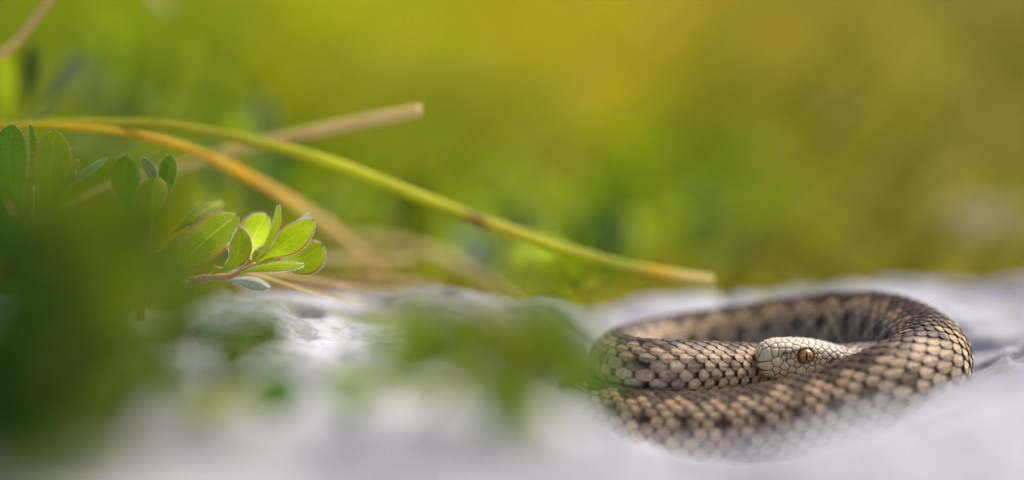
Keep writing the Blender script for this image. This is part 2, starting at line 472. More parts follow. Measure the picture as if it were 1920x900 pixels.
# ------------------------------------------------------------------ snake
def build_snake():
    V, FQ, COLR, MI = [], [], [], []
    off = 0
    def add(v, f, c, mi):
        nonlocal off
        V.append(v); FQ.append(f + off); COLR.append(c); MI.append(np.full(len(f), mi)); off += len(v)
    def surf_pt(ai, th, lift):
        """ai: arc position (array), th: angle from the spine, lift: outward offset"""
        c = np.stack([np.interp(ai, arc, PC[:, k]) for k in range(3)], -1)
        u = unit(np.stack([np.interp(ai, arc, UPV[:, k]) for k in range(3)], -1))
        s = unit(np.stack([np.interp(ai, arc, SIDE[:, k]) for k in range(3)], -1))
        r = np.interp(ai, arc, PR)
        ridge = .07 * np.exp(-(th / .30) ** 2)
        cz = np.cos(th)
        cz = np.where(cz < 0, cz * .88, cz)
        out = s * np.sin(th)[..., None] + u * (cz + ridge)[..., None]
        return c + out * r[..., None] + unit(out) * lift[..., None]
    # skin tube
    MS = 72
    ths = np.linspace(-math.pi, math.pi, MS, endpoint=False)
    AI, TH = np.meshgrid(arc, ths, indexing='ij')
    v = surf_pt(AI, TH, -0.030 + 0 * AI).reshape(-1, 3)
    skin = np.tile([0.012, 0.008, 0.006], (len(v), 1))
    below = (np.abs(TH) > 2.15).ravel()
    skin[below] = (0.30, 0.27, 0.23)
    add(v, grid_faces(len(arc), MS, True), skin, 0)
    # keeled overlapping scales
    def rows(NR):
        q = np.linspace(-1, 1, NR)
        th_row = 2.2 * np.sign(q) * (0.66 * np.abs(q) + 0.34 * np.abs(q) ** 2.0)
        return q, th_row, np.gradient(th_row) * .5
    few, many = rows(17), rows(21)
    swap = arc[np.argmin(np.linalg.norm(PC - raw[12, :3], axis=1))]
    nu, nv = 11, 9
    a = np.linspace(-1, 1, nu)[:, None] * np.ones((1, nv))
    b = np.ones((nu, 1)) * np.linspace(-1, 1, nv)[None]
    # ovate outline: narrow tucked front end, broad round free rear end
    wprof = np.clip(1 - np.abs((a - .16) / np.where(a > .16, .86, 1.18)) ** 2.1, 0.015, 1) ** .55
    dome = (1 - np.abs(b) ** 2.4) * (1 - np.abs(a) ** 4)
    keel = np.exp(-(b / .12) ** 2) * smooth(-.9, -.4, a) * smooth(1.0, .75, a)
    sfaces = grid_faces(nu, nv)
    lam = .66
    ai = arc[0] + .10
    arcs = []
    while ai < arc[-1] - .15:
        r = np.interp(ai, arc, PR)
        L = .20 * r + .135 if r > .40 else .45 * r + .035
        arcs.append((ai, L)); ai += L
    bend = arc[np.argmin(np.linalg.norm(PC - raw[20, :3], axis=1))]
    for (ai, L) in arcs:
        r = np.interp(ai, arc, PR)
        faint = 1 - .62 * math.exp(-((ai - bend) / 1.5) ** 2)          # blotches fade where the flank is palest
        q, th_row, th_half = few if ai < swap else many
        for j in range(len(q)):
            c_a = ai + (L * .5 if j % 2 else 0) + rng.normal(0, .010)
            aq = abs(q[j])
            hl = L * .545 * (1 + rng.normal(0, .04))
            hw = th_half[j] * (1.38 + .12 * aq) * (1 + rng.normal(0, .04))
            th = th_row[j] + b * wprof * hw
            aa = np.clip(c_a + a * hl, arc[0], arc[-1])
            tilt = (a * .5 + .5)
            lift = (-.020 + .034 * tilt + .008 * dome + .013 * keel) * (r / .65) ** .6
            p = surf_pt(aa, th, lift)
            # pigment: zigzag along the spine, a row of blotches on each flank
            php = (c_a + .55 * a * hl) / lam + .05 * math.sin(c_a * 3.1)
            thp = th_row[j] + .45 * (th - th_row[j]) + rng.normal(0, .05)
            tri = 2 * np.abs(2 * (php % 1) - 1) - 1
            dark = smooth(.10, -.06, np.abs(thp - .20 * tri) - .40)
            edge = smooth(.12, .0, np.abs(np.abs(thp - .20 * tri) - .40))
            ph2 = (php + (.25 if thp.mean() > 0 else .75)) % 1 - .5
            spot = np.exp(-((np.abs(thp) - 1.12) / .23) ** 2 - (ph2 / .20) ** 2)
            ph3 = (ph2 + 1.0) % 1 - .5
            spot2 = .65 * np.exp(-((np.abs(thp) - 1.62) / .17) ** 2 - (ph3 / .17) ** 2)
            dk = np.clip(np.maximum.reduce([dark * .90, edge * .95, spot * 1.2 * faint, spot2 * faint]) + rng.normal(0, .09), 0, 1)
            flank = smooth(.5, 2.0, abs(th_row[j]))
            light = np.array([.37, .245, .125]) * (1 - flank) + np.array([.56, .455, .31]) * flank
            light = light * (1 + rng.normal(0, .08)) * (1 + rng.normal(0, .012, 3))
            darkc = np.array([.040, .017, .007])
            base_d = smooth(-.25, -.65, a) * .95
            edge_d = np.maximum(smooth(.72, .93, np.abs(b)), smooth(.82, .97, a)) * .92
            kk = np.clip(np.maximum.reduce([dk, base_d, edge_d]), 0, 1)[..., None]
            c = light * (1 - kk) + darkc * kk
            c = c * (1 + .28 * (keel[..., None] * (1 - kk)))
            add(p.reshape(-1, 3), sfaces, c.reshape(-1, 3), 0)
    # ---------------- head
    psi = math.radians(20)
    fwd = np.array([-math.cos(psi), -math.sin(psi), 0.02]); fwd = unit(fwd)
    left = unit(np.cross([0, 0, 1.0], fwd)); hup = np.cross(fwd, left)
    eye_c = U(1511, 665, 50.0)
    st = np.array([  # u, w, zt, zb, exponent
        (.000, .05, .00, -.16, 2.0), (.012, .12, .08, -.24, 2.1), (.04, .19, .15, -.30, 2.2), (.10, .255, .215, -.37, 2.4), (.22, .315, .265, -.44, 2.7), (.40, .375, .285, -.48, 3.2),
        (.65, .42, .285, -.51, 3.0), (.90, .455, .275, -.53, 2.9), (1.2, .50, .235, -.54, 2.7), (1.5, .50, .165, -.53, 2.5),
        (1.75, .43, .09, -.49, 2.3), (1.95, .37, .05, -.45, 2.1), (2.2, .33, .04, -.42, 2.0)])
    ucurve = np.concatenate([np.linspace(0, 1, 60) ** 2 * .3, np.linspace(.3, 2.2, 240)[1:]])
    W = np.interp(ucurve, st[:, 0], st[:, 1]); ZT = np.interp(ucurve, st[:, 0], st[:, 2]); ZB = np.interp(ucurve, st[:, 0], st[:, 3]); EX = np.interp(ucurve, st[:, 0], st[:, 4])
    kern = np.ones(9) / 9
    def sm(x): return np.convolve(np.pad(x, 4, mode='edge'), kern, 'valid')
    W, ZT, ZB, EX = sm(W), sm(ZT), sm(ZB), sm(EX)
    nph = 300
    ph = np.linspace(0, 2 * math.pi, nph, endpoint=False)
    cph, sph = np.cos(ph)[None], np.sin(ph)[None]
    e2 = 2 / EX[:, None]
    yy = np.sign(sph) * np.abs(sph) ** e2 * W[:, None]
    zc = (ZT + ZB)[:, None] * .5; zh = (ZT - ZB)[:, None] * .5
    zz = zc + np.sign(cph) * np.abs(cph) ** e2 * zh
    yy = yy * (1 - .16 * smooth(.1, -.5, zz) - .10 * smooth(.10, .28, zz))
    # brow ledge, sunken cheek in front of the eye
    uu = ucurve[:, None] + 0 * yy
    brow = .055 * np.exp(-((uu - .88) / .22) ** 2 - ((zz - .17) / .06) ** 2)
    lore = -.03 * np.exp(-((uu - .55) / .18) ** 2 - ((zz - .02) / .12) ** 2)
    yy = yy + np.sign(yy) * (brow + lore)
    # the snout front is flat and rounded rather than pointed
    org = eye_c - left * .43 + fwd * .80 - hup * .035
    P = org + (-uu)[..., None] * fwd + yy[..., None] * left + zz[..., None] * hup
    P = np.vstack([P.reshape(-1, 3), org[None] + hup * -.07 + fwd * .004])
    nu_ = len(ucurve)
    HF = grid_faces(nu_, nph, True)
    cap = np.stack([np.full(nph, nu_ * nph), (np.arange(nph) + 1) % nph, np.arange(nph)], 1)
    HP = P
    # normals
    g = P[:-1].reshape(nu_, nph, 3)
    du = np.gradient(g, axis=0); dphi = np.roll(g, -1, 1) - np.roll(g, 1, 1)
    nrm = unit(np.cross(dphi, du)).reshape(-1, 3)
    ctr = (org + (-uu)[..., None] * fwd + zc[..., None] * hup).reshape(-1, 3)
    flip = np.sign(((P[:-1] - ctr) * nrm).sum(-1)); nrm = nrm * flip[:, None]
    nrm = np.vstack([nrm, fwd[None]])
    # plates of the head: seeds placed where the photograph shows each one
    seeds_z = [(270, 400, 1.5), (395, 365, .9), (495, 370, .8), (440, 525, .9), (545, 580, .9), (640, 630, .9), (770, 640, 1.1), (915, 625, 1.0), (1020, 590, .9),
               (305, 590, .9), (420, 640, .8), (520, 675, .8), (620, 705, .8), (715, 735, .8), (330, 680, .9), (470, 730, 1.0), (600, 770, 1.0),
               (480, 275, .7), (590, 285, .7), (690, 318, .8), (820, 300, 1.0), (330, 240, .8),
               (595, 355, .6), (540, 420, .45), (600, 435, .45), (655, 430, .6), (708, 388, .5), (720, 442, .35), (690, 490, .3), (735, 490, .3),
               (630, 515, .8), (720, 555, .6), (785, 532, .45), (852, 556, .5), (920, 530, .5), (955, 482, .4), (1000, 505, .5), (1075, 525, .6), (970, 425, .45),
               (960, 370, .45), (1020, 440, .45), (1110, 420, .7), (1050, 355, .6), (1165, 365, .6), (1235, 430, .6), (1180, 490, .6), (1290, 400, .6), (1150, 560, .6),
               (1240, 530, .6), (1340, 450, .6), (1080, 600, .6), (1000, 300, .6), (1110, 310, .6), (1230, 340, .6), (1320, 340, .6), (840, 430, 1.15)]
    cam_p = np.array([0, 0, CAMZ])
    rel = HP - cam_p
    dd = rel @ FWD
    upv = np.array([0, sp, cp])
    PX = 960 + rel[:, 0] / dd * F; PY = 450 - (rel @ upv) / dd * F
    facing = (nrm * rel).sum(-1) < 0
    sd, sw = [], []
    for X, Y, wgt in seeds_z:
        tx, ty = 1400 + X / 7.5, 610 + Y / 7.5
        e = (PX - tx) ** 2 + (PY - ty) ** 2 + (~facing) * 1e6
        i = int(np.argmin(e))
        if e[i] < 60:
            sd.append(HP[i]); sw.append(wgt)
    sd = np.array(sd); sw = np.array(sw)
    # mirror to the far side, and small plates over the crown
    ml = ((sd - org) @ left)
    far = sd - 2 * ml[:, None] * left
    keep = ml > .16
    sd = np.vstack([sd, far[keep]]); sw = np.concatenate([sw, sw[keep]])
    cand = np.where(((HP - org) @ hup > .05) | ((-(HP - org) @ fwd) > 1.25) | ((HP - org) @ hup < -.42))[0]
    rng.shuffle(cand)
    for i in cand[:5000]:
        if np.min(np.linalg.norm(sd - HP[i], axis=1)) > .115:
            sd = np.vstack([sd, HP[i]]); sw = np.append(sw, .55)
    D = np.linalg.norm(HP[:, None] - sd[None], axis=2) - sw[None] * .055
    o2 = np.argpartition(D, 2, axis=1)[:, :3]
    Ds = np.take_along_axis(D, o2, 1); srt = np.argsort(Ds, axis=1)
    first = np.take_along_axis(o2, srt, 1)[:, 0]
    Ds = np.sort(Ds, axis=1)
    gap = Ds[:, 1] - Ds[:, 0]
    HH = (HP - org) @ hup; UUv = -(HP - org) @ fwd; LL = (HP - org) @ left
    depth = np.where(UUv < 1.1, .014, .020)
    bul = smooth(0, .055, gap) * (1 + .25 * smooth(.05, .14, gap))
    HP2 = HP + nrm * ((bul - .9) * depth)[:, None]
    seam = smooth(.026, .008, gap)
    # nostril
    def at_zoom(X, Y):
        e = (PX - (1400 + X / 7.5)) ** 2 + (PY - (610 + Y / 7.5)) ** 2 + (~facing) * 1e6
        return HP[int(np.argmin(e))]
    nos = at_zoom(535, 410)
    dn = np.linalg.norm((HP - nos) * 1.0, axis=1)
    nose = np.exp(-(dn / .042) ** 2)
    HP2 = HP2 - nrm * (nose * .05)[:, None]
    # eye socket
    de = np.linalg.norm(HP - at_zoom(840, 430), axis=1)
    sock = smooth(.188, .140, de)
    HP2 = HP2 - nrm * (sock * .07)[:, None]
    rnd = rng.normal(0, 1, len(sd))[first]
    base = np.array([.66, .56, .34]) * (1 + .07 * rnd)[:, None]
    back = smooth(1.0, 1.5, UUv)[:, None]
    base = base * (1 - back) + np.array([.42, .37, .30]) * (1 + .12 * rnd)[:, None] * back
    top = smooth(.08, .24, HH)[:, None]
    base = base * (1 - top * .4) + np.array([.50, .46, .40]) * top * .4  # sky sheen painted into the crown's colour
    tan = np.exp(-(((UUv - .50) / .20) ** 2 + ((HH - .05) / .14) ** 2))[:, None] * .75
    base = base * (1 - tan) + np.array([.46, .33, .16]) * tan
    stripe = (smooth(1.22, 1.30, UUv) * smooth(.09, .05, np.abs(HH + .13 - .02 * np.sin(UUv * 20))))[:, None] * .8
    base = base * (1 - stripe) + np.array([.07, .045, .03]) * stripe
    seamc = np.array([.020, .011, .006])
    sk = np.clip(np.maximum.reduce([seam * .95, nose * .9, sock * .95]), 0, 1)[:, None]  # dark eye ring, with the brow's shadow painted in
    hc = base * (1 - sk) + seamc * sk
    add(HP2, HF, hc, 1)
    capf = cap + (off - len(HP2))
    me = mesh_data('snake_body', np.vstack(V) - BASE, [np.vstack(FQ), capf], [M['snake'], M['head']],
                   cols=np.vstack(COLR), mat_idx=np.concatenate(MI + [np.full(len(cap), 1)]))
    return me, at_zoom(840, 430), left, hup, fwd

BASE = np.array([5.4, 50.5, 0.9])
snake = empty('snake', BASE, 'coiled grey brown snake with dark zigzag resting in a hollow of the rock', 'snake')
me, eyep, hl_, hu_, hf_ = build_snake()
link('body', me, snake)

def ellipsoid(c, axes, nu=16, nv=32):
    t = np.linspace(0, math.pi, nu); p = np.linspace(0, 2 * math.pi, nv, endpoint=False)
    TT, PP = np.meshgrid(t, p, indexing='ij')
    v = c + (np.sin(TT) * np.cos(PP))[..., None] * axes[0] + (np.sin(TT) * np.sin(PP))[..., None] * axes[1] + np.cos(TT)[..., None] * axes[2]
    return v.reshape(-1, 3), grid_faces(nu, nv, True)

en = unit(hl_ * 1.0 + hf_ * .36 - hu_ * .02)
ef = unit(hf_ - en * (hf_ @ en)); eu = np.cross(en, ef); eu = eu if eu[2] > 0 else -eu
ER = .150
ec = eyep - en * .088
v, f = ellipsoid(ec, (ef * ER, eu * ER * .92, en * ER))
eye = link('eye', mesh_data('eye', v - BASE, f, M['iris']), snake)
# slit pupil and its golden rim: thin shells following the eyeball
def slit(hw, hh, lift):
    a = np.linspace(-1, 1, 9); b = np.linspace(-1, 1, 21)
    AA, BB = np.meshgrid(a, b, indexing='ij')
    x = AA * hw * np.clip(1 - BB ** 2, 0, 1) ** .75 + .0; y = BB * hh
    z = np.sqrt(np.clip(1 - (x / ER) ** 2 - (y / (ER * .92)) ** 2, 0, 1)) * ER + lift
    v = ec + x[..., None] * ef + y[..., None] * eu + z[..., None] * en
    return v.reshape(-1, 3), grid_faces(9, 21)
v, f = slit(.038, .112, .003)
link('iris_rim', mesh_data('iris_rim', v - BASE, f, M['iris_rim']), snake).parent = eye
v, f = slit(.025, .104, .006)
link('pupil', mesh_data('pupil', v - BASE, f, M['pupil']), snake).parent = eye

# ------------------------------------------------------------------ leaves
def leaf_geo(B0, B1, B2, W, side_roll=0.0, fold=.25, view=None, peak=.66, thick=.018, fuzz=0, curl=0.0, seed=0, nu=24, nv=11):
    """a solid leathery obovate leaf on a curved midrib; returns verts, faces, uv, material index"""
    r_ = np.random.default_rng(seed)
    B0, B1, B2 = map(np.asarray, (B0, B1, B2))
    t = np.sin(np.linspace(0, 1, nu) * math.pi / 2)[:, None] ** 1.25
    mid = (1 - t) ** 2 * B0 + 2 * t * (1 - t) * B1 + t ** 2 * B2
    tan = unit(2 * (1 - t) * (B1 - B0) + 2 * t * (B2 - B1))
    view = FWD if view is None else view
    flat = unit(np.cross(tan, view)); nrm0 = np.cross(flat, tan)
    cr, sr = math.cos(side_roll), math.sin(side_roll)
    side = flat * cr + nrm0 * sr
    nor = np.cross(side, tan)
    tt = t[:, 0]
    k = math.log(.5) / math.log(peak)
    w = W * np.clip(np.sin(math.pi * tt ** k), 0, 1) ** np.where(tt > peak, .56, .95)
    w = np.maximum(w, W * .07 * (1 - tt)) ; w[-1] = W * .10
    vv = np.linspace(-1, 1, nv)
    wav = 1 + .04 * np.sin(tt * 9 + r_.uniform(0, 6))
    off = (w * wav)[:, None] * vv[None]
    cup = fold * np.abs(off) + curl * off ** 2 / max(W, 1e-6)
    bumpy = .03 * W * np.sin(tt * 14 + r_.uniform(0, 6))[:, None] * vv[None] * (1 - vv[None] ** 2)
    groove = -.05 * W * np.exp(-(vv / .12) ** 2)[None] * np.ones((nu, 1))
    mp = mid[:, None] + off[..., None] * side[:, None] + (cup + bumpy)[..., None] * nor[:, None]
    th = thick * np.sqrt(np.clip(1 - vv ** 2, 0, 1))[None] * np.clip(w / W, .1, 1)[:, None]
    top = mp + (th + groove)[..., None] * nor[:, None]
    bot = mp - th[..., None] * nor[:, None] 
    n_ = nu * nv
    V = np.vstack([top.reshape(-1, 3), bot.reshape(-1, 3)])
    g = grid_faces(nu, nv)
    fs = np.vstack([g, g[:, ::-1] + n_])
    # seal the rim
    i = np.arange(nu - 1)
    e1 = np.stack([i * nv, (i + 1) * nv, (i + 1) * nv + n_, i * nv + n_], 1)
    e2 = np.stack([i * nv + nv - 1, i * nv + nv - 1 + n_, (i + 1) * nv + nv - 1 + n_, (i + 1) * nv + nv - 1], 1)
    j = np.arange(nv - 1); b_ = (nu - 1) * nv
    e3 = np.stack([b_ + j, b_ + j + 1, b_ + j + 1 + n_, b_ + j + n_], 1)
    fs = np.vstack([fs, e1, e2, e3])
    tipm = np.maximum(np.abs(vv)[None], smooth(.93, 1.0, tt)[:, None])
    uvv = np.stack([np.repeat(tt[:, None], nv, 1), np.sign(vv + 1e-6)[None] * tipm], -1).reshape(-1, 2)
    UV = np.vstack([uvv, uvv])
    faces = [fs]; mi = [np.zeros(len(fs), int)]
    if fuzz:
        vs, ts = [], []
        L = .05
        base = len(V)
        for s_ in (0, nv - 1):
            for x in np.linspace(.22, .99, fuzz):
                ii = min(int(x * (nu - 1)), nu - 2); fr = x * (nu - 1) - ii
                p = mp[ii, s_] * (1 - fr) + mp[ii + 1, s_] * fr
                sg = -1 if s_ == 0 else 1
                d = unit(side[ii] * sg + tan[ii] * r_.uniform(-.2, .7) + nor[ii] * r_.normal(0, .5))
                wd = tan[ii] * .006
                q = p + d * L * r_.uniform(.4, 1.1)
                vs += [p - wd, p + wd, q]; m0 = base + len(vs) - 3
                ts.append((m0, m0 + 1, m0 + 2))
        V = np.vstack([V, vs]); UV = np.vstack([UV, np.zeros((len(vs), 2))])
        faces.append(np.array(ts)); mi.append(np.ones(len(ts), int))
    return V, faces, UV, np.concatenate(mi)

def tube(pts, n=10, flat=1.0, flat_dir=None, step=.12):
    """pts: x y z r -> closed tapered tube (or flattened strap)"""
    P, _ = resample(catmull(pts, 10), step)
    C, R = P[:, :3], P[:, 3]
    t = unit(np.gradient(C, axis=0))
    ref = np.array([0, 0, 1.0]) if flat_dir is None else flat_dir
    a = unit(np.cross(t, ref)); b = np.cross(a, t)
    p = np.linspace(0, 2 * math.pi, n, endpoint=False)
    v = C[:, None] + (np.cos(p)[None, :, None] * a[:, None] * flat + np.sin(p)[None, :, None] * b[:, None]) * R[:, None, None]
    v = v.reshape(-1, 3)
    f = grid_faces(len(C), n, True)
    nv_ = len(v)
    v = np.vstack([v, C[:1], C[-1:]])
    j = np.arange(n); j2 = (j + 1) % n
    caps = np.vstack([np.stack([np.full(n, nv_), j2, j], 1), np.stack([np.full(n, nv_ + 1), (len(C) - 1) * n + j, (len(C) - 1) * n + j2], 1)])
    return v, [f, caps]

def traced_sprig(label, stems, leaves, group=None, bud=None, grow=1.0):
    base = np.array(U(*stems[0][0][:3]))
    e = empty('bearberry_sprig', base, label, 'plant', group)
    for st_ in stems:
        pts = np.array([[*U(a, b, d), r] for a, b, d, r in st_])
        v, f = tube(pts, 10)
        link('stem', mesh_data('stem', v - base, f, M['stem']), e)
    for k, L in enumerate(leaves):
        b0, b1, b2, wpx, roll, fold, mat, fz = L
        v, f, uv, mi = leaf_geo(U(*b0), U(*b1), U(*b2), grow * wpx / 100, math.radians(roll), fold, fuzz=fz, seed=k + int(abs(b0[0])))
        link('leaf', mesh_data('leaf', v - base, f, [M[mat], M['fuzz']], uv=uv, mat_idx=mi), e)
    if bud:
        v, f = ellipsoid(U(*bud[0]), [unit(np.array([1, .1, .35])) * bud[1], np.array([0, 1, 0]) * bud[1] * .55, unit(np.array([-.35, 0, 1])) * bud[1] * .55], 10, 14)
        link('bud', mesh_data('bud', v - base, f, M['bud']), e)
    return e

def Z(X, Y, d): return (260 + X / 4.092, 360 + Y / 4.092, d)
traced_sprig('bright green leathery leaf sprig with red fuzzy margins and reddish stem over the rock',
    [[(120, 610, 50.9, .10), (215, 565, 50.6, .10), (*Z(60, 752, 50.3), .10), (*Z(250, 735, 50.2), .105), (*Z(400, 690, 50.1), .10), (*Z(560, 655, 50.1), .075), (*Z(720, 640, 50.1), .05), (*Z(900, 545, 50.1), .03)]],
    [(Z(225, 670, 50.2), Z(420, 420, 50.0), Z(755, 180, 50.5), 37, 12, .18, 'leaf_spot', 34),
     (Z(860, 520, 50.2), Z(850, 330, 50.7), Z(990, 180, 50.9), 28, -15, .25, 'leaf', 70),
     (Z(980, 430, 50.3), Z(1120, 330, 50.5), Z(1302, 165, 50.6), 11, 50, .3, 'leaf_pale', 50),
     (Z(1000, 545, 50.2), Z(1210, 580, 50.6), Z(1412, 405, 50.6), 32, 10, .2, 'leaf', 80),
     (Z(915, 535, 50.1), Z(1090, 430, 49.9), Z(1340, 215, 50.0), 26, 18, .3, 'leaf', 80),
     (Z(860, 540, 50.0), Z(1010, 440, 49.8), Z(1072, 103, 50.1), 12, 48, .35, 'leaf', 80),
     (Z(560, 632, 50.0), Z(830, 560, 49.6), Z(768, 272, 49.8), 22, 20, .15, 'leaf_spot', 90),
     (Z(705, 648, 50.0), Z(940, 535, 49.6), Z(1268, 556, 49.8), 15, 56, .35, 'leaf', 80),
     (Z(630, 700, 50.0), Z(810, 630, 49.8), Z(1005, 738, 49.9), 14, 40, .4, 'leaf_pale', 70),
     (Z(60, 735, 50.3), Z(110, 650, 50.2), Z(232, 565, 50.2), 13, 30, .2, 'leaf_spot', 30),
     (Z(-170, 640, 50.6), Z(20, 600, 50.5), Z(240, 505, 50.4), 25, 10, .15, 'leaf_spot', 40)],
    bud=(Z(335, 705, 49.95), .13), grow=1.04)

traced_sprig('dull green leaf rosette with one brown nibbled margin under the arching grass blades',
    [[(70, 640, 51.0, .09), (60, 520, 50.6, .08), (60, 400, 50.3, .06), (62, 350, 50.3, .04)]],
    [((55, 420, 50.2), (0, 330, 50.0), (25, 234, 50.1), 38, 8, .15, 'leaf_dull', 12),
     ((60, 420, 50.1), (105, 330, 49.9), (100, 245, 50.0), 36, -8, .15, 'leaf_spot', 12),
     ((62, 345, 50.4), (62, 280, 50.4), (55, 233, 50.4), 13, 50, .25, 'leaf_dull', 12),
     ((95, 350, 50.2), (120, 315, 50.2), (149, 304, 50.2), 13, 20, .2, 'leaf_spot', 12),
     ((85, 370, 50.1), (120, 325, 50.1), (142, 328, 50.1), 15, 10, .2, 'leaf_dull', 12),
     ((110, 375, 50.1), (150, 318, 49.9), (201, 296, 50.0), 11, 40, .35, 'leaf_blue', 12),
     ((50, 440, 50.3), (-30, 400, 50.2), (-70, 330, 50.2), 36, 10, .2, 'leaf_dull', 0),
     ((60, 470, 50.2), (140, 470, 50.0), (190, 400, 50.0), 40, 10, .2, 'leaf_dull', 0),
     ((60, 500, 50.2), (20, 470, 50.0), (-10, 400, 50.0), 40, 10, .2, 'leaf_dull', 0)])

traced_sprig('grey green rounded leaf rosette between the nibbled rosette and the red margined sprig',
    [[(260, 600, 51.2, .09), (270, 500, 50.8, .08), (280, 420, 50.6, .05), (285, 360, 50.6, .03)]],
    [((250, 420, 50.7), (225, 350, 50.6), (237, 292, 50.7), 29, 10, .2, 'leaf_dull', 12),
     ((300, 372, 50.6), (285, 330, 50.5), (266, 296, 50.5), 14, 35, .3, 'leaf_blue', 12),
     ((300, 390, 50.7), (315, 340, 50.8), (318, 291, 50.8), 19, -10, .2, 'leaf_dull', 12),
     ((280, 430, 50.5), (285, 370, 50.3), (290, 330, 50.5), 28, 5, .2, 'leaf_spot', 12),
     ((320, 440, 50.5), (370, 400, 50.3), (417, 377, 51.3), 18, 15, .2, 'leaf_spot', 12),
     ((270, 480, 50.5), (230, 430, 50.3), (170, 410, 50.3), 34, 10, .2, 'leaf_dull', 0),
     ((275, 500, 50.5), (320, 470, 50.3), (380, 470, 50.3), 34, 10, .2, 'leaf_spot', 0)])

traced_sprig('slender deep green and pale leaves standing behind the curved tan stalk',
    [[(20, 470, 57.5, .1), (35, 350, 57.2, .09), (45, 260, 57.0, .06), (50, 220, 57.0, .04)]],
    [((45, 240, 57.0), (55, 160, 57), (60, 80, 57.0), 18, 10, .2, 'leaf_dark', 0),
     ((60, 235, 57.2), (90, 160, 57.2), (158, 100, 57.2), 15, 30, .2, 'leaf_blue', 0),
     ((20, 250, 56.5), (5, 180, 56.5), (8, 100, 56.5), 24, 10, .2, 'leaf', 0),
     ((45, 245, 55.6), (80, 215, 55.6), (112, 188, 55.6), 8, 50, .2, 'leaf_blue', 0),
     ((35, 300, 57.0), (90, 270, 57), (140, 255, 57.0), 20, 20, .2, 'leaf_dull', 0)])

# ------------------------------------------------------------------ free sprigs out of focus
leaf_lib = {}
def lib_leaf(mat, k):
    key = (mat, k)
    if key not in leaf_lib:
        v, f, uv, mi = leaf_geo((0, 0, 0), (.5, 0, .06 + .05 * k), (1, 0, [.0, .12, -.10][k]), [.27, .23, .30][k], 0, [.2, .3, .12][k], view=np.array([0, 0, -1.0]), seed=k, nu=12, nv=7)
        leaf_lib[key] = mesh_data('leaf', v, f, [M[mat]], uv=uv)
    return leaf_lib[key]

def sprig(label, base, tipdir, length, nleaf, size, mats, seed, group=None, spread=52, cat='plant'):
    r_ = np.random.default_rng(seed)
    base = np.asarray(base, float); base = np.array([base[0], base[1], surf(base[0], base[1]) - .1]) if base[2] is None or np.isnan(base[2]) else base
    e = empty('bearberry_sprig', base, label, cat, group)
    d = unit(np.asarray(tipdir, float)); up = np.array([0, 0, 1.0])
    c1 = d * length * .5 + up * length * .02 + r_.normal(0, .06, 3) * length
    pts = np.array([[0, 0, 0, .07], [*c1, .06], [*(d * length + up * .05 * length), .03]])
    v, f = tube(pts, 7, step=.3)
    link('stem', mesh_data('stem', v, f, M['stem']), e)
    cc = catmull(pts, 20)[:, :3]
    tn = unit(np.gradient(cc, axis=0))
    a0 = r_.uniform(0, 6)
    for k in range(nleaf):
        fr = .30 + .70 * (k + .5) / nleaf
        i = min(int(fr * (len(cc) - 1)), len(cc) - 1)
        t = tn[i]; s1 = unit(np.cross(t, [.3, .2, 1.0])); s2 = np.cross(t, s1)
        an = a0 + k * 2.4
        rad = s1 * math.cos(an) + s2 * math.sin(an)
        op = math.radians(spread * (1.15 - .75 * fr) + r_.normal(0, 8))
        x = unit(t * math.cos(op) + rad * math.sin(op)); 
        z = unit(t - x * (t @ x)); y = np.cross(z, x)
        sc_ = size * r_.uniform(.75, 1.15)
        o = link('leaf', lib_leaf(mats[k % len(mats)], int(r_.integers(0, 3))), e)
        R = Matrix(((x[0], y[0], z[0]), (x[1], y[1], z[1]), (x[2], y[2], z[2]))).to_4x4()
        o.matrix_local = Matrix.Translation(Vector(cc[i] * S)) @ R @ Matrix.Scale(sc_, 4)
    return e

nan = float('nan')
def on(px, py, d):            # foot on the rock or soil below a seen place
    p = U(px, py, d); return np.array([p[0], p[1], nan])
def to(px, py, d, base_px):   # stem from a foot to a seen place
    b = on(*base_px); b[2] = surf(b[0], b[1]) - .1
    v = U(px, py, d) - b
    return b, v, np.linalg.norm(v)
def place(label, tip, foot, nleaf, size, mats, seed, group=None, spread=52):
    b, v, L = to(*tip, foot)
    return sprig(label, b, v, L, nleaf, size, mats, seed, group, spread)

